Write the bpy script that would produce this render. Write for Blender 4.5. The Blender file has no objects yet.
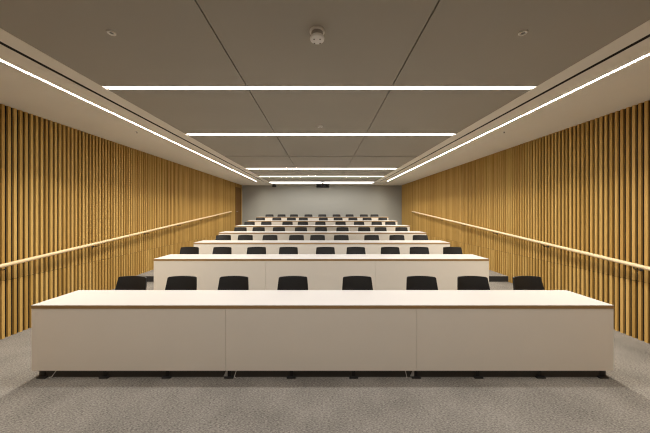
import bpy, bmesh, math, random
from mathutils import Vector, Matrix

random.seed(7)
scene = bpy.context.scene
C = scene.collection

# ------------------------------------------------------------------ camera
F_PX = 255.0                    # focal length in pixels of the 650 px wide frame
EYE = 1.666
VPX, VPY = 322.5, 212.6         # vanishing point of the room's long axis
CAM_X = 0.035                   # the camera stands slightly off the room's axis
cam_data = bpy.data.cameras.new('camera')
cam_data.sensor_width = 36.0
cam_data.lens = 36.0 * F_PX / 650.0
cam_data.shift_x = (325.0 - VPX) / 650.0
cam_data.shift_y = -(216.5 - VPY) / 650.0
cam_data.clip_start = 0.05
cam = bpy.data.objects.new('camera', cam_data)
cam.location = (CAM_X, 0, EYE)
cam.rotation_euler = (math.radians(90), 0, 0)
C.objects.link(cam)
scene.camera = cam

# ------------------------------------------------------------------ world, exposure
world = bpy.data.worlds.new('world')
world.use_nodes = True
world.node_tree.nodes['Background'].inputs[0].default_value = (0, 0, 0, 1)
world.node_tree.nodes['Background'].inputs[1].default_value = 0.0
scene.world = world
scene.view_settings.view_transform = 'Standard'
scene.view_settings.look = 'None'
scene.view_settings.exposure = 1.43
scene.view_settings.gamma = 1.0
scene.view_settings.use_curve_mapping = False
scene.cycles.filter_width = 1.15
scene.cycles.sample_clamp_indirect = 1.5
scene.cycles.caustics_reflective = False
scene.cycles.max_bounces = 10
scene.cycles.diffuse_bounces = 7
scene.cycles.glossy_bounces = 4

CROSS_POWER = 27.0      # radiance of the cross strips in the raised field
SIDE_POWER = 90.0       # radiance of the two long strips
FILL_POWER = 22.0       # unseen strip added over the open floor to brighten the front desk
REAR_POWER = 3.2        # wide luminous slot by the rear wall
LIGHT_COL = (1.0, 0.945, 0.87)

# ------------------------------------------------------------------ helpers
def s2l(r, g, b):
    f = lambda c: (c / 255 / 12.92) if c / 255 <= 0.04045 else ((c / 255 + 0.055) / 1.055) ** 2.4
    return (f(r), f(g), f(b))

MATS = {}
def principled(name, col, rough=0.5, metal=0.0, spec=0.5):
    m = bpy.data.materials.new(name)
    m.use_nodes = True
    b = m.node_tree.nodes['Principled BSDF']
    b.inputs['Base Color'].default_value = (*col, 1)
    b.inputs['Roughness'].default_value = rough
    b.inputs['Metallic'].default_value = metal
    b.inputs['Specular IOR Level'].default_value = spec
    MATS[name] = m
    return m, m.node_tree, b

def noisy(name, col, rough=0.5, amount=0.06, scale=6.0, metal=0.0, spec=0.5, bump=0.0, bump_scale=200.0):
    """plain painted/laminate surface with a faint procedural unevenness"""
    m, nt, b = principled(name, col, rough, metal, spec)
    tc = nt.nodes.new('ShaderNodeTexCoord')
    n = nt.nodes.new('ShaderNodeTexNoise')
    n.inputs['Scale'].default_value = scale
    n.inputs['Detail'].default_value = 3
    nt.links.new(tc.outputs['Object'], n.inputs['Vector'])
    mix = nt.nodes.new('ShaderNodeMix'); mix.data_type = 'RGBA'
    mix.inputs[6].default_value = (*[c * (1 - amount) for c in col], 1)
    mix.inputs[7].default_value = (*[min(1, c * (1 + amount)) for c in col], 1)
    nt.links.new(n.outputs['Fac'], mix.inputs[0])
    nt.links.new(mix.outputs[2], b.inputs['Base Color'])
    if bump:
        n2 = nt.nodes.new('ShaderNodeTexNoise'); n2.inputs['Scale'].default_value = bump_scale
        nt.links.new(tc.outputs['Object'], n2.inputs['Vector'])
        bp = nt.nodes.new('ShaderNodeBump'); bp.inputs['Strength'].default_value = bump
        bp.inputs['Distance'].default_value = 0.002
        nt.links.new(n2.outputs['Fac'], bp.inputs['Height'])
        nt.links.new(bp.outputs['Normal'], b.inputs['Normal'])
    return m

def wood(name, dark, mid, light, rough=0.62, along='Z', spec=0.2):
    """oak: long grain along one axis, tone differs from piece to piece"""
    m, nt, b = principled(name, mid, rough, 0, spec)
    N = nt.nodes; L = nt.links
    tc = N.new('ShaderNodeTexCoord'); oi = N.new('ShaderNodeObjectInfo')
    off = N.new('ShaderNodeVectorMath'); off.operation = 'MULTIPLY_ADD'
    comb = N.new('ShaderNodeCombineXYZ')
    for k in range(3): L.new(oi.outputs['Random'], comb.inputs[k])
    off.inputs[1].default_value = (37.0, 53.0, 71.0)
    L.new(comb.outputs[0], off.inputs[0]); L.new(tc.outputs['Object'], off.inputs[2])
    mp = N.new('ShaderNodeMapping')
    sc = {'X': (1.2, 40, 40), 'Y': (40, 1.2, 40), 'Z': (40, 40, 1.2)}[along]
    mp.inputs['Scale'].default_value = sc
    L.new(off.outputs[0], mp.inputs['Vector'])
    n = N.new('ShaderNodeTexNoise'); n.inputs['Scale'].default_value = 1.0
    n.inputs['Detail'].default_value = 4; n.inputs['Distortion'].default_value = 0.6
    L.new(mp.outputs[0], n.inputs['Vector'])
    add = N.new('ShaderNodeMath'); add.operation = 'MULTIPLY_ADD'   # random*0.55 + grain part
    add.inputs[1].default_value = 0.42
    sc2 = N.new('ShaderNodeMath'); sc2.operation = 'MULTIPLY'; sc2.inputs[1].default_value = 0.55
    L.new(n.outputs['Fac'], sc2.inputs[0])
    L.new(oi.outputs['Random'], add.inputs[0]); L.new(sc2.outputs[0], add.inputs[2])
    cr = N.new('ShaderNodeValToRGB')
    cr.color_ramp.elements[0].position = 0.05; cr.color_ramp.elements[0].color = (*dark, 1)
    cr.color_ramp.elements[1].position = 0.9; cr.color_ramp.elements[1].color = (*light, 1)
    e = cr.color_ramp.elements.new(0.5); e.color = (*mid, 1)
    L.new(add.outputs[0], cr.inputs[0]); L.new(cr.outputs[0], b.inputs['Base Color'])
    return m

def emitter(name, col, strength):
    m = bpy.data.materials.new(name); m.use_nodes = True
    nt = m.node_tree; nt.nodes.clear()
    e = nt.nodes.new('ShaderNodeEmission'); o = nt.nodes.new('ShaderNodeOutputMaterial')
    e.inputs[0].default_value = (*col, 1); e.inputs[1].default_value = strength
    nt.links.new(e.outputs[0], o.inputs[0])
    MATS[name] = m
    return m

def carpet(name, c0, c1):
    m, nt, b = principled(name, c0, 0.95, 0, 0.1)
    N = nt.nodes; L = nt.links
    tc = N.new('ShaderNodeTexCoord')
    mp = N.new('ShaderNodeMapping'); mp.inputs['Scale'].default_value = (52, 150, 90)
    L.new(tc.outputs['Object'], mp.inputs['Vector'])
    n = N.new('ShaderNodeTexNoise'); n.inputs['Scale'].default_value = 1.0
    n.inputs['Detail'].default_value = 5; n.inputs['Roughness'].default_value = 0.75
    L.new(mp.outputs[0], n.inputs['Vector'])
    n3 = N.new('ShaderNodeTexNoise'); n3.inputs['Scale'].default_value = 2.2; n3.inputs['Detail'].default_value = 3
    L.new(tc.outputs['Object'], n3.inputs['Vector'])
    ad = N.new('ShaderNodeMath'); ad.operation = 'MULTIPLY_ADD'; ad.inputs[1].default_value = 0.22
    L.new(n3.outputs['Fac'], ad.inputs[0]); L.new(n.outputs['Fac'], ad.inputs[2])
    cr = N.new('ShaderNodeValToRGB')
    cr.color_ramp.elements[0].position = 0.42; cr.color_ramp.elements[0].color = (*c0, 1)
    cr.color_ramp.elements[1].position = 0.80; cr.color_ramp.elements[1].color = (*c1, 1)
    L.new(ad.outputs[0], cr.inputs[0]); L.new(cr.outputs[0], b.inputs['Base Color'])
    bp = N.new('ShaderNodeBump'); bp.inputs['Strength'].default_value = 0.5; bp.inputs['Distance'].default_value = 0.004
    L.new(n.outputs['Fac'], bp.inputs['Height']); L.new(bp.outputs['Normal'], b.inputs['Normal'])
    return m

wood('oak_slat', s2l(160, 124, 62), s2l(193, 155, 87), s2l(217, 182, 114))
wood('oak_panel', s2l(140, 98, 50), s2l(165, 120, 64), s2l(190, 145, 85))
wood('oak_rail', s2l(222, 194, 152), s2l(234, 210, 172), s2l(240, 220, 184), rough=0.3, along='Y')
wood('plywood_edge', s2l(150, 120, 82), s2l(166, 136, 96), s2l(180, 150, 110), along='X')
wood('door_timber', s2l(108, 76, 38), s2l(122, 88, 46), s2l(136, 100, 54))
noisy('slat_backing', s2l(10, 8, 6), 0.95, 0.1)
noisy('laminate_white', (0.545, 0.525, 0.515), 0.42, 0.015, 3.0, spec=0.35)
noisy('panel_beige', (0.84, 0.785, 0.705), 0.55, 0.02, 3.0, spec=0.3)
noisy('black_steel', (0.012, 0.012, 0.013), 0.45, 0.1, 20)
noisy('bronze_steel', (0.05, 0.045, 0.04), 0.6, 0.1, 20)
noisy('grey_steel', (0.42, 0.41, 0.40), 0.35, 0.05, 20, metal=0.3)
noisy('black_plastic', (0.010, 0.0095, 0.0095), 0.5, 0.12, 40, spec=0.4)
noisy('black_fabric', (0.020, 0.019, 0.020), 0.8, 0.2, 300, spec=0.25, bump=0.2)
noisy('soffit_white', (0.85, 0.82, 0.74), 0.75, 0.015, 1.5, spec=0.2)
noisy('ceiling_grey', (0.41, 0.388, 0.336), 0.8, 0.03, 1.5, spec=0.2, bump=0.05)
noisy('void_black', (0.004, 0.004, 0.004), 0.9, 0.1)
noisy('rear_grey', (0.40, 0.40, 0.37), 0.8, 0.02, 2.0, spec=0.2)
noisy('plaster', (0.62, 0.60, 0.56), 0.85, 0.02, 2.0, spec=0.2)
noisy('trim_pale', (0.55, 0.49, 0.40), 0.6, 0.03)
noisy('fitting_white', (0.86, 0.84, 0.80), 0.45, 0.02, 20)
noisy('fitting_grey', (0.20, 0.19, 0.18), 0.6, 0.02, 20)
noisy('fitting_mid', (0.42, 0.40, 0.37), 0.6, 0.05, 30)
noisy('fitting_dark', (0.16, 0.15, 0.14), 0.6, 0.05, 30)  # dark grey for vents, sensor lenses and sprinkler heads
noisy('cable_white', (0.72, 0.70, 0.66), 0.5, 0.03, 30)
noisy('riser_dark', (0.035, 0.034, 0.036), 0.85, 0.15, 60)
carpet('carpet', s2l(62, 60, 58), s2l(172, 167, 161))
emitter('light_cross', LIGHT_COL, CROSS_POWER)
emitter('light_side', (1.0, 0.915, 0.77), SIDE_POWER)
emitter('fill_front', LIGHT_COL, FILL_POWER)
emitter('light_rear', LIGHT_COL, REAR_POWER)
m, nt, b = principled('lens_glass', (0.02, 0.02, 0.03), 0.08, 0, 0.6)

class MB:
    """collects shapes into one mesh"""
    def __init__(s): s.bm = bmesh.new()
    def box(s, x0, x1, y0, y1, z0, z1, bevel=0.0, seg=2):
        t = bmesh.new()
        bmesh.ops.create_cube(t, size=1)
        for v in t.verts:
            v.co = Vector(((x0 + x1) / 2 + v.co.x * (x1 - x0), (y0 + y1) / 2 + v.co.y * (y1 - y0), (z0 + z1) / 2 + v.co.z * (z1 - z0)))
        if bevel:
            bmesh.ops.bevel(t, geom=t.edges[:], offset=bevel, segments=seg, profile=0.5, affect='EDGES')
        s._merge(t); return s
    def _merge(s, t, mat=None):
        if mat: bmesh.ops.transform(t, matrix=mat, verts=t.verts[:])
        me = bpy.data.meshes.new('tmp'); t.to_mesh(me); t.free()
        s.bm.from_mesh(me); bpy.data.meshes.remove(me)
    def cyl(s, p0, p1, r0, r1=None, n=16):
        r1 = r0 if r1 is None else r1
        p0 = Vector(p0); p1 = Vector(p1); d = p1 - p0
        t = bmesh.new()
        bmesh.ops.create_cone(t, cap_ends=True, segments=n, radius1=r0, radius2=r1, depth=d.length)
        q = Vector((0, 0, 1)).rotation_difference(d.normalized()).to_matrix().to_4x4()
        s._merge(t, Matrix.Translation((p0 + p1) / 2) @ q); return s
    def lathe(s, prof, n=24, center=(0, 0, 0)):
        """prof: list of (r, z), revolved about z"""
        bm = s.bm; cx, cy, cz = center; rings = []
        for r, z in prof:
            if r < 1e-6: rings.append([bm.verts.new((cx, cy, cz + z))])
            else: rings.append([bm.verts.new((cx + r * math.cos(2 * math.pi * k / n), cy + r * math.sin(2 * math.pi * k / n), cz + z)) for k in range(n)])
        for a, c in zip(rings, rings[1:]):
            for k in range(n):
                j = (k + 1) % n
                if len(a) == 1 and len(c) == 1: continue
                if len(a) == 1: bm.faces.new((a[0], c[j], c[k]))
                elif len(c) == 1: bm.faces.new((a[k], a[j], c[0]))
                else: bm.faces.new((a[k], a[j], c[j], c[k]))
        return s
    def tube(s, pts, r, n=8):
        pts = [Vector(p) for p in pts]; bm = s.bm; rings = []
        for i, p in enumerate(pts):
            d = (pts[min(i + 1, len(pts) - 1)] - pts[max(i - 1, 0)]).normalized()
            u = d.cross(Vector((0, 0, 1)))
            if u.length < 1e-4: u = d.cross(Vector((1, 0, 0)))
            u.normalize(); w = d.cross(u)
            rings.append([bm.verts.new(p + r * (math.cos(2 * math.pi * k / n) * u + math.sin(2 * math.pi * k / n) * w)) for k in range(n)])
        for a, c in zip(rings, rings[1:]):
            for k in range(n):
                j = (k + 1) % n; bm.faces.new((a[k], a[j], c[j], c[k]))
        bm.faces.new(rings[0]); bm.faces.new(rings[-1]); return s
    def prism(s, pts, axis, a0, a1):
        """polygon pts in the two other axes, extruded along axis"""
        bm = s.bm
        def mk(p, a):
            return {'X': (a, p[0], p[1]), 'Y': (p[0], a, p[1]), 'Z': (p[0], p[1], a)}[axis]
        A = [bm.verts.new(mk(p, a0)) for p in pts]; B = [bm.verts.new(mk(p, a1)) for p in pts]
        bm.faces.new(A); bm.faces.new(B[::-1]); n = len(pts)
        for k in range(n): bm.faces.new((A[k], B[k], B[(k + 1) % n], A[(k + 1) % n]))
        return s
    def mesh(s, name, mat, smooth=False):
        bmesh.ops.recalc_face_normals(s.bm, faces=s.bm.faces[:])
        me = bpy.data.meshes.new(name); s.bm.to_mesh(me); s.bm.free()
        me.materials.append(MATS[mat])
        if smooth:
            for p in me.polygons: p.use_smooth = True
            try: me.set_sharp_from_angle(angle=math.radians(38))
            except Exception: pass
        return me
    def build(s, name, mat, parent=None, loc=(0, 0, 0), smooth=False):
        return place(name, s.mesh(name, mat, smooth), parent, loc)

def place(name, me, parent=None, loc=(0, 0, 0)):
    o = bpy.data.objects.new(name, me); C.objects.link(o); o.location = loc
    if parent: o.parent = parent
    return o

def empty(name, loc=(0, 0, 0), rz=0.0):
    o = bpy.data.objects.new(name, None); C.objects.link(o)
    o.empty_display_size = 0.1
    o.location = loc; o.rotation_euler = (0, 0, rz); return o

def tag(o, label=None, cat=None, group=None, kind=None):
    if label: o['label'] = label
    if cat: o['category'] = cat
    if group: o['group'] = group
    if kind: o['kind'] = kind
    return o

def copy_tree(o, parent=None):
    c = o.copy(); C.objects.link(c)
    if parent: c.parent = parent
    for ch in list(o.children): copy_tree(ch, c)
    return c

# ------------------------------------------------------------------ room measures (metres)
WALL = 4.18                   # face of the slats
SLAT_D, SLAT_W, PITCH = 0.024, 0.033, 0.0667
CEIL = 3.096
FRONT, REAR = -3.2, 13.40
RISE = 0.122
DESK_Y = [2.55] + [4.43 + 1.364 * k for k in range(6)]
TIER_Y = [y - 0.09 for y in DESK_Y[1:]]
FIELD = 2.467                  # half width of the grey ceiling field
FIELD_END = 13.0
CROSS_Y = [1.12, 2.935, 4.69, 8.34, 10.13]
JOINT_Y = 6.48
BACK = WALL + SLAT_D

def level(y):
    return RISE * sum(1 for t in TIER_Y if y >= t)

# ------------------------------------------------------------------ floor and tiers
fl = MB().box(-BACK - 0.1, BACK + 0.1, FRONT - 0.1, REAR + 0.1, -0.1, 0.0).build('floor', 'carpet')
tag(fl, 'grey woven carpet floor stepping up in low tiers', 'floor', kind='structure')
for i, ty in enumerate(TIER_Y):
    t = MB().box(-BACK, BACK, ty, REAR, RISE * i, RISE * (i + 1)).build('tier', 'carpet', fl)
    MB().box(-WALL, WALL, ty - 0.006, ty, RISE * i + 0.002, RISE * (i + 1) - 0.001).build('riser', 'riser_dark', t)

# ------------------------------------------------------------------ side walls with slats
JOIN = 0.765
SLAT_START = 2.0
DOOR_Y0, DOOR_Y1, DOOR_TOP = 12.40, 13.14, 2.86
upper_me = MB().box(-SLAT_D / 2, SLAT_D / 2, -SLAT_W / 2, SLAT_W / 2, 0, CEIL - JOIN - 0.003).mesh('slat', 'oak_slat')
head_me = MB().box(-SLAT_D / 2, SLAT_D / 2, -SLAT_W / 2, SLAT_W / 2, 0, CEIL - DOOR_TOP - 0.06).mesh('slat', 'oak_slat')
lower_me = {}
for k in range(7):
    h = JOIN - 0.003 - RISE * k
    if h > 0.02:
        lower_me[k] = MB().box(-SLAT_D / 2, SLAT_D / 2, -SLAT_W / 2, SLAT_W / 2, 0, h).mesh('slat', 'oak_slat')
for side, nm in ((-1, 'wall_left'), (1, 'wall_right')):
    x0, x1 = sorted((side * BACK, side * (BACK + 0.1)))
    w = MB().box(x0, x1, FRONT, REAR, 0, CEIL + 0.2).build(nm, 'slat_backing')
    tag(w, ('oak slatted side wall with a dark door at its far end' if side < 0 else
            'oak slatted side wall without a door, running up beside the tiers'), 'wall', kind='structure')
    xc = side * (WALL + SLAT_D / 2)
    y = SLAT_START - (0.5 * PITCH if side < 0 else 0)
    while y < REAR - 0.04:
        k = int(round(level(y) / RISE))
        over_door = side < 0 and DOOR_Y0 - 0.09 < y < DOOR_Y1 + 0.09
        if over_door:
            place('slat', head_me, w, (xc, y, DOOR_TOP + 0.06))
        else:
            place('slat', upper_me, w, (xc, y, JOIN + 0.003))
            if k < 6: place('slat', lower_me[k], w, (xc, y, RISE * k))
        y += PITCH
    # flat oak lining of the teaching end, before the slats begin
    for q in range(4):
        ya = FRONT + q * (SLAT_START - 0.03 - FRONT) / 4; yb = FRONT + (q + 1) * (SLAT_START - 0.03 - FRONT) / 4
        xa, xb = sorted((side * (WALL + 0.006), side * BACK))
        MB().box(xa, xb, ya + 0.003, yb - 0.003, 0.0, CEIL).build('wall_panel', 'oak_panel', w)

# ------------------------------------------------------------------ rear and front walls
w = MB().box(-BACK - 0.1, BACK + 0.1, REAR, REAR + 0.1, 0, CEIL + 0.2).build('wall_rear', 'rear_grey')
tag(w, 'plain grey painted rear wall above the top tier', 'wall', kind='structure')
w = MB().box(-BACK - 0.1, BACK + 0.1, FRONT - 0.1, FRONT, 0, CEIL + 0.2).build('wall_front', 'plaster')
tag(w, 'plain pale wall at the teaching end', 'wall', kind='structure')
t = MB().box(-WALL - 0.02, -WALL + 0.012, REAR - 0.06, REAR, RISE * 6, CEIL).build('trim_1', 'trim_pale')
tag(t, 'pale corner trim between dark door and grey rear wall', 'trim', kind='structure')

# door in the left wall
d = empty('door_1', (-WALL, (DOOR_Y0 + DOOR_Y1) / 2, RISE * 6))
tag(d, 'dark timber door at the far end of the slatted wall', 'door', kind='structure')
hw = (DOOR_Y1 - DOOR_Y0) / 2; hh = DOOR_TOP - RISE * 6
leaf = MB().box(-0.028, -0.004, -hw + 0.004, hw - 0.004, 0.006, hh - 0.004, 0.002).build('door_leaf', 'door_timber', d)
fr = MB()
fr.box(-0.03, 0.008, -hw - 0.045, -hw, 0, hh + 0.045)
fr.box(-0.03, 0.008, hw, hw + 0.045, 0, hh + 0.045)
fr.box(-0.03, 0.008, -hw, hw, hh, hh + 0.045)
fr.build('door_frame', 'door_timber', d)
h = MB().cyl((-0.004, -hw + 0.08, 1.0), (0.04, -hw + 0.08, 1.0), 0.009)
h.cyl((0.04, -hw + 0.075, 1.0), (0.04, -hw + 0.2, 1.0), 0.009)
h.build('door_handle', 'grey_steel', leaf, smooth=True)

# ------------------------------------------------------------------ ceiling
SLOT0, SLOT1 = 2.655, 2.701
STRIP0, STRIP1 = 2.966, 3.008
STRIP_END = 11.68
T = 0.045                     # thickness of the ceiling boards
ceil = MB().box(-BACK - 0.1, BACK + 0.1, FRONT - 0.1, REAR + 0.1, CEIL + 0.10, CEIL + 0.2).build('ceiling', 'void_black')
tag(ceil, 'flat ceiling with a grey panel field between pale side bulkheads', 'ceiling', kind='structure')
UP = 0.004                    # the field sits slightly higher than the bulkheads
LW = 0.034                    # half width of a cross strip
G = 0.006
lines = [(FRONT, 0)] + [(-0.67, G)] + [(y, LW + 0.004) for y in CROSS_Y[:3]] + [(JOINT_Y, 0.032)] + [(y, LW + 0.004) for y in CROSS_Y[3:]] + [(11.86, LW)]
XS = [-FIELD, -0.825, 0.825, FIELD]
for (ya, ga), (yb, gb) in zip(lines, lines[1:]):
    for xa, xb in zip(XS, XS[1:]):
        MB().box(xa + (G if xa > -FIELD else 0.0), xb - (G if xb < FIELD else 0.0), ya + ga, yb - gb, CEIL + UP, CEIL + UP + T).build('ceiling_panel', 'ceiling_grey', ceil)
REAR0, REAR1 = 11.86 + 0.05, 12.45
MB().box(-FIELD, FIELD, REAR1, REAR, CEIL, CEIL + T).build('ceiling_panel', 'soffit_white', ceil)
for side in (-1, 1):
    def sb(xa, xb, ya, yb, name='soffit_board'):
        a, c = sorted((side * xa, side * xb))
        MB().box(a, c, ya, yb, CEIL, CEIL + 0.06).build(name, 'soffit_white', ceil)
    sb(FIELD, SLOT0, FRONT, STRIP_END)
    sb(SLOT1, STRIP0, FRONT, STRIP_END)
    sb(STRIP1, BACK, FRONT, STRIP_END)
    sb(FIELD, BACK, STRIP_END, REAR)
    a, c = sorted((side * SLOT0, side * SLOT1))
    MB().box(a, c, FRONT, STRIP_END, CEIL + 0.002, CEIL + 0.06).build('air_slot', 'void_black', ceil)

# ------------------------------------------------------------------ linear lights
def strip_mesh(x0, x1, y0, y1, z, nx, ny):
    bm = bmesh.new()
    vs = [[bm.verts.new((x0 + (x1 - x0) * i / nx, y0 + (y1 - y0) * j / ny, z)) for j in range(ny + 1)] for i in range(nx + 1)]
    for i in range(nx):
        for j in range(ny):
            bm.faces.new((vs[i][j], vs[i][j + 1], vs[i + 1][j + 1], vs[i + 1][j]))   # facing down
    return bm

def finish(bm, name, mat, parent):
    me = bpy.data.meshes.new(name); bm.normal_update(); bm.to_mesh(me); bm.free(); me.materials.append(MATS[mat])
    return place(name, me, parent)

cross_labels = {
    1.12: 'white linear fill light added over the open floor to brighten the front desk',
    2.935: 'white linear ceiling light crossing above the front desk',
    4.69: 'white linear ceiling light crossing above the second desk row',
    8.34: 'white linear ceiling light crossing above the fifth desk row',
    10.13: 'white linear ceiling light crossing above the sixth desk row',
}
def cross_light(y):
    e = empty('linear_light', (0, y, CEIL)); tag(e, cross_labels[y], 'light', 'cross lights in the ceiling field')
    hz = MB()
    hz.box(-FIELD + 0.02, FIELD - 0.02, -LW, LW, UP + 0.034, UP + 0.05)
    hz.box(-FIELD + 0.02, FIELD - 0.02, -LW, -LW + 0.003, UP, UP + 0.034)
    hz.box(-FIELD + 0.02, FIELD - 0.02, LW - 0.003, LW, UP, UP + 0.034)
    hz.build('housing', 'fitting_white', e)
    for xa, xb in ((-FIELD + 0.03, -0.017), (-0.013, FIELD - 0.03)):
        finish(strip_mesh(xa, xb, -LW + 0.004, LW - 0.004, UP + 0.003, 6, 1), 'diffuser', 'fill_front' if y < 2 else 'light_cross', e)
for y in CROSS_Y:
    cross_light(y)

for side in (-1, 1):
    e = empty('linear_light', (side * (STRIP0 + STRIP1) / 2, 0, CEIL))
    tag(e, 'long linear light in the bulkhead along the slatted wall ' + ('with the door' if side < 0 else 'without a door'), 'light', 'long bulkhead lights')
    hs = (STRIP1 - STRIP0) / 2
    y0 = 1.4
    hz = MB()
    hz.box(-hs, hs, y0, STRIP_END, 0.042, 0.055)
    hz.box(-hs, -hs + 0.002, y0, STRIP_END, 0.0, 0.042)
    hz.box(hs - 0.002, hs, y0, STRIP_END, 0.0, 0.042)
    hz.build('housing', 'fitting_grey', e)
    finish(strip_mesh(-hs + 0.003, hs - 0.003, y0, STRIP_END - 0.01, 0.027, 1, 26), 'diffuser', 'light_side', e)

e = empty('light_slot', (0, REAR0, CEIL))
tag(e, 'wide glowing ceiling slot nearest the grey rear wall', 'light')
hz = MB()
D = REAR1 - REAR0
hz.box(-FIELD, FIELD, 0, D, 0.05, 0.06)
hz.box(-FIELD, FIELD, 0, 0.004, 0, 0.05); hz.box(-FIELD, FIELD, D - 0.004, D, 0, 0.05)
hz.build('housing', 'fitting_white', e)
finish(strip_mesh(-FIELD + 0.01, FIELD - 0.01, 0.005, D - 0.005, 0.012, 8, 2), 'diffuser', 'light_rear', e)

# ------------------------------------------------------------------ long desks
DESK_HW, DESK_D, DESK_H = 2.915, 0.50, 0.739
ORD = ['front', 'second', 'third', 'fourth', 'fifth', 'sixth', 'seventh']
def make_desk():
    r = empty('lecture_desk')
    H = DESK_H
    MB().box(-DESK_HW, DESK_HW, 0, DESK_D, H - 0.034, H - 0.002).build('worktop', 'plywood_edge', r)
    top = [c for c in r.children if c.name.startswith('worktop')][0]
    MB().box(-DESK_HW, DESK_HW, 0, DESK_D, H - 0.002, H).build('laminate_surface', 'laminate_white', top)
    ep = 0.045
    inner = DESK_HW - ep
    xs = [-inner, -0.972, 0.938, inner]
    for a, c in zip(xs, xs[1:]):
        MB().box(a + 0.0015, c - 0.0015, 0.004, 0.024, 0.082, H - 0.034).build('front_panel', 'panel_beige', r)
    for s in (-1, 1):
        a, c = sorted((s * inner, s * DESK_HW))
        MB().box(a, c, 0.004, 0.225, 0.082, H - 0.034).build('end_panel', 'panel_beige', r)
    # black back rail that carries cables under the top
    MB().box(-inner, inner, 0.06, 0.12, 0.56, 0.66).build('cable_tray', 'black_steel', r)
    MB().box(-inner, inner, 0.034, 0.048, 0.001, 0.070).build('shade_rail', 'bronze_steel', r)  # added dark bar standing in for deep floor shade under the panel
    leg_me = None
    for k in range(10):
        x = -DESK_HW + 0.09 + k * (2 * DESK_HW - 0.18) / 9
        if leg_me is None:
            m_ = MB()
            m_.box(-0.017, 0.017, 0.028, 0.12, 0.012, H - 0.034)
            leg_me = m_.mesh('leg', 'black_steel')
            foot_me = MB().box(-0.045, 0.045, 0.004, 0.20, 0.0, 0.014, 0.003).mesh('foot', 'black_steel')
            gus_me = MB().prism([(-0.058, 0.014), (-0.017, 0.014), (-0.017, 0.10)], 'Y', 0.022, 0.028).mesh('gusset', 'grey_steel')
        lg = place('leg', leg_me, r, (x, 0, 0))
        place('foot', foot_me, lg)
        if k in (3, 6): place('gusset', gus_me, lg)
    return r
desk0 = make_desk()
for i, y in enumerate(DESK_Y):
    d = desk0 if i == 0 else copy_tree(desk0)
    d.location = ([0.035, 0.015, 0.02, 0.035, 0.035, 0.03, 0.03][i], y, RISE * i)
    tag(d, ('long white front desk with beige panels on the lowest floor' if i == 0 else
            'long white desk with beige panels, %s row up from the lowest floor' % ORD[i]), 'desk', 'rows of long desks')

# ------------------------------------------------------------------ chairs
def backrest_mesh():
    bm = bmesh.new()
    nu, nv = 12, 10
    z0, z1 = 0.50, 0.846
    def pt(u, v, t):
        z = z0 + (z1 - z0) * v
        hw = 0.213 - 0.033 * v
        # rounded top and bottom corners
        for e in (1 - v, v):
            d = e * (z1 - z0)
            if d < 0.012: hw -= 0.012 - math.sqrt(max(0, 0.012 ** 2 - (0.012 - d) ** 2))
        x = u * hw
        y = 0.185 + 0.10 * v + 0.012 * math.sin(v * math.pi) - 0.03 * u * u + t
        z += 0.005 * (1 - u * u) * v
        return (x, y, z)
    grids = []
    for t in (-0.011, 0.011):
        grids.append([[bm.verts.new(pt(-1 + 2 * i / nu, v, t)) for i in range(nu + 1)]
                      for v in [0, 0.02, 0.06, 0.2, 0.35, 0.5, 0.65, 0.8, 0.94, 0.98, 1.0]])
    A, B = grids; nv = len(A) - 1
    for j in range(nv):
        for i in range(nu):
            bm.faces.new((A[j][i], A[j][i + 1], A[j + 1][i + 1], A[j + 1][i]))
            bm.faces.new((B[j][i], B[j + 1][i], B[j + 1][i + 1], B[j][i + 1]))
    for i in range(nu):
        bm.faces.new((A[0][i], B[0][i], B[0][i + 1], A[0][i + 1]))
        bm.faces.new((A[nv][i], A[nv][i + 1], B[nv][i + 1], B[nv][i]))
    for j in range(nv):
        bm.faces.new((A[j][0], A[j + 1][0], B[j + 1][0], B[j][0]))
        bm.faces.new((A[j][nu], B[j][nu], B[j + 1][nu], A[j + 1][nu]))
    m = MB(); m.bm.free(); m.bm = bm
    return m.mesh('backrest', 'black_plastic', True)

def make_chair():
    r = empty('lecture_chair')
    place('backrest', backrest_mesh(), r)
    m = MB()
    m.box(-0.205, 0.205, -0.215, 0.205, 0.435, 0.478, 0.02, 3)
    m.build('seat', 'black_fabric', r, smooth=True)
    m = MB()
    m.box(-0.03, 0.03, 0.05, 0.20, 0.415, 0.432, 0.004)
    m.prism([(0.17, 0.418), (0.20, 0.418), (0.245, 0.66), (0.225, 0.66)], 'X', -0.028, 0.028)
    m.build('back_support', 'black_plastic', r)
    m = MB()
    m.box(-0.17, 0.17, -0.17, 0.17, 0.412, 0.432, 0.004)
    m.build('seat_frame', 'black_steel', r)
    for sx in (-1, 1):
        for ya, yb in ((-0.15, -0.185), (0.15, 0.20)):
            MB().cyl((sx * 0.155, ya, 0.425), (sx * 0.175, yb, 0.0), 0.012, 0.010, 12).build('leg', 'black_steel', r, smooth=True)
    return r

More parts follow.
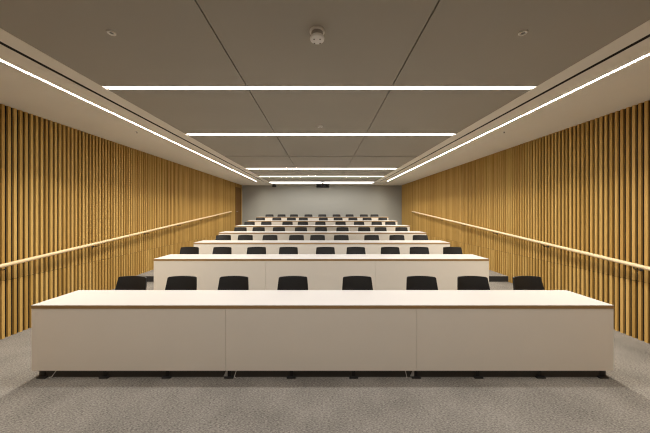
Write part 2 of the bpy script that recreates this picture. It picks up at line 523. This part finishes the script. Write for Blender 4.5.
ROWS_PX = [
    [131.7, 182.2, 233.6, 293.3, 357.5, 420.2, 471.2, 528],
    [189.3, 222, 257.5, 288.5, 326, 355.8, 390.3, 418.5, 452.5],
    [224, 245.5, 270.5, 296.8, 317, 341.6, 371.7, 396.5, 419.5],
    [241, 258.7, 279.2, 301.4, 321.2, 342.9, 364, 380.7, 401.3],
    [250, 266.7, 287.2, 302.6, 320.1, 341, 358.9, 376.8, 390.1],
    [260.5, 276.8, 291.3, 303.4, 323.4, 338.4, 353, 367.4, 383],
    [269.9, 281.7, 293.8, 308.7, 322.6, 336.8, 349.6, 364, 374.2],
]
CH_BACK = 0.70                # backrest stands this far behind the desk's front edge
chair0 = make_chair()
first = True
rnd = random.Random(3)
NTH = ['first', 'second', 'third', 'fourth', 'fifth', 'sixth', 'seventh', 'eighth', 'ninth']
for i, row in enumerate(ROWS_PX):
    yb = DESK_Y[i] + CH_BACK
    for k, px in enumerate(row):
        x = CAM_X + (px - VPX) * yb / F_PX
        c = chair0 if first else copy_tree(chair0)
        first = False
        c.location = (x, yb - 0.25, RISE * i)
        c.rotation_euler = (0, 0, math.radians(rnd.uniform(-4, 4)))
        rowname = 'front desk' if i == 0 else '%s desk row' % ORD[i]
        tag(c, 'black chair behind the %s, %s from the slatted wall with the door' % (rowname, NTH[k]), 'chair', 'black chairs behind the desks')

# ------------------------------------------------------------------ handrails
def handrail(side):
    X = WALL - 0.10
    za = lambda y: 0.978 + (y - 3.226) * (1.716 - 0.978) / (11.5 - 3.226)
    ya, yb = 1.6, 11.5
    e = empty('handrail', (side * X, ya, za(ya)))
    tag(e, 'round pale oak handrail on the slatted wall ' + ('with the door' if side < 0 else 'without a door'), 'handrail', 'sloping handrails')
    L = lambda y, dx=0, dz=0: (dx, y - ya, za(y) - za(ya) + dz)
    MB().cyl(L(ya), L(yb), 0.025, n=20).build('rail', 'oak_rail', e, smooth=True)
    y = 1.95
    while y < yb:
        b = MB()
        b.tube([L(y, 0, -0.018), L(y, 0, -0.05), L(y, side * 0.03, -0.065), L(y, side * 0.094, -0.065)], 0.007)
        b.cyl(L(y, side * 0.094, -0.065), L(y, side * 0.0995, -0.065), 0.018, n=16)
        b.build('bracket', 'bronze_steel', e, smooth=True)
        y += 1.364
for s in (-1, 1): handrail(s)

# ------------------------------------------------------------------ ceiling fittings
# smoke detector
FZ = CEIL + UP
d = empty('smoke_detector', (-0.007, 2.015, FZ))
tag(d, 'round white smoke detector on the grey ceiling', 'smoke detector')
MB().lathe([(0, 0), (0.060, 0), (0.060, -0.010), (0.055, -0.014), (0, -0.014)]).build('base_ring', 'fitting_white', d, smooth=True)
MB().lathe([(0, -0.014), (0.046, -0.014), (0.048, -0.050), (0, -0.050)]).build('neck', 'fitting_mid', d, smooth=True)
hd = MB().lathe([(0, -0.050), (0.054, -0.048), (0.057, -0.056), (0.054, -0.070), (0.040, -0.079), (0.0, -0.082)]).build('sensor_head', 'fitting_white', d, smooth=True)
for k in range(4):
    a = k * math.pi / 2 + math.pi / 4
    MB().box(-0.006, 0.006, -0.004, 0.004, -0.003, 0.003).build('vent', 'fitting_dark', hd, (0.033 * math.cos(a), 0.033 * math.sin(a), -0.0805))

def ring(x, y, r, label, name='ceiling_sensor'):
    e = empty(name, (x, y, FZ)); tag(e, label, 'sensor', 'round ceiling sensors')
    MB().lathe([(r * 0.52, 0.0), (r, 0.0), (r, -0.006), (r * 0.9, -0.010), (r * 0.55, -0.008), (r * 0.52, 0.0)]).build('rim', 'fitting_white', e, smooth=True)
    MB().lathe([(0, 0), (r * 0.5, 0), (r * 0.42, -0.004), (0, -0.005)]).build('lens', 'fitting_dark', e, smooth=True)
ring(-1.645, 2.03, 0.031, 'small white ring sensor in the grey ceiling by the wall with the door')
ring(1.632, 2.03, 0.031, 'small white ring sensor in the grey ceiling by the wall without a door')
e = empty('sprinkler', (-0.005, 4.22, FZ)); tag(e, 'tiny white twin head sensor between the first two cross lights', 'sensor')
MB().lathe([(0, 0), (0.045, 0), (0.045, -0.006), (0, -0.008)]).build('plate', 'fitting_white', e, smooth=True)
for s in (-1, 1):
    MB().lathe([(0, -0.006), (0.018, -0.006), (0.018, -0.02), (0, -0.028)], 14, (s * 0.024, 0, 0)).build('sensor_eye', 'fitting_white', e, smooth=True)
for s in (-1, 1):
    e = empty('sprinkler', (s * 3.24, 4.5, CEIL))
    tag(e, 'tiny sprinkler head in the pale bulkhead by the wall ' + ('with the door' if s < 0 else 'without a door'), 'sprinkler', 'bulkhead sprinklers')
    MB().lathe([(0, 0), (0.024, 0), (0.024, -0.004), (0, -0.006)]).build('escutcheon', 'fitting_white', e, smooth=True)
    MB().lathe([(0, -0.005), (0.008, -0.005), (0.008, -0.02), (0.014, -0.024), (0, -0.026)], 14).build('head', 'fitting_dark', e, smooth=True)

# projector under the ceiling near the rear wall
p = empty('projector', (0.05, 11.75, CEIL + UP))
tag(p, 'black projector hung from the ceiling before the glowing rear slot', 'projector')
MB().lathe([(0, 0), (0.11, 0), (0.11, -0.012), (0.03, -0.02), (0, -0.02)]).build('ceiling_plate', 'black_plastic', p, smooth=True)
MB().cyl((0, 0, -0.015), (0, 0, -0.14), 0.028).build('pole', 'black_plastic', p, smooth=True)
bd = MB().box(-0.30, 0.30, -0.2, 0.2, -0.29, -0.14, 0.025, 3).build('body', 'black_plastic', p, smooth=True)
ln = MB().cyl((0.0, -0.2, -0.215), (0.0, -0.25, -0.215), 0.065, 0.058, 24).build('lens_barrel', 'black_steel', p, smooth=True)
MB().cyl((0.0, -0.25, -0.215), (0.0, -0.256, -0.215), 0.048, 0.044, 24).build('lens', 'lens_glass', ln, smooth=True)
for s in (-1, 1):
    MB().box(s * 0.2 - 0.06, s * 0.2 + 0.06, -0.206, -0.2, -0.26, -0.17).build('vent_grille', 'void_black', bd)

k = empty('ceiling_camera', (-2.42, 12.98, CEIL))
tag(k, 'small black camera under the ceiling close to the grey rear wall', 'camera')
MB().lathe([(0, 0), (0.06, 0), (0.06, -0.03), (0, -0.03)]).build('mount', 'black_plastic', k, smooth=True)
MB().box(-0.10, 0.10, -0.07, 0.07, -0.13, -0.03, 0.02, 2).build('body', 'black_plastic', k, smooth=True)
MB().cyl((0, -0.07, -0.08), (0, -0.09, -0.08), 0.032, n=16).build('lens', 'lens_glass', k, smooth=True)

# ------------------------------------------------------------------ cables under the front desk
def cable(pts, label):
    o = MB().tube(pts, 0.0035, 6).build('power_cable', 'cable_white', smooth=True)
    tag(o, label, 'cable', 'cables under the front desk')
cable([(-2.63, 2.579, 0.30), (-2.63, 2.579, 0.10), (-2.66, 2.579, 0.066), (-2.69, 2.568, 0.015), (-2.715, 2.566, 0.004), (-2.725, 2.572, 0.004), (-2.70, 2.578, 0.004)],
      'thin white cable trailing beneath the front desk by its end leg')
cable([(-0.82, 2.579, 0.30), (-0.825, 2.579, 0.10), (-0.84, 2.579, 0.06), (-0.855, 2.568, 0.004), (-0.84, 2.574, 0.004)],
      'thin white cable hanging beneath the front desk at a panel joint')
cable([(0.86, 2.579, 0.30), (0.862, 2.579, 0.10), (0.875, 2.579, 0.06), (0.885, 2.568, 0.004)],
      'short white cable dropping beneath the front desk at its other joint')
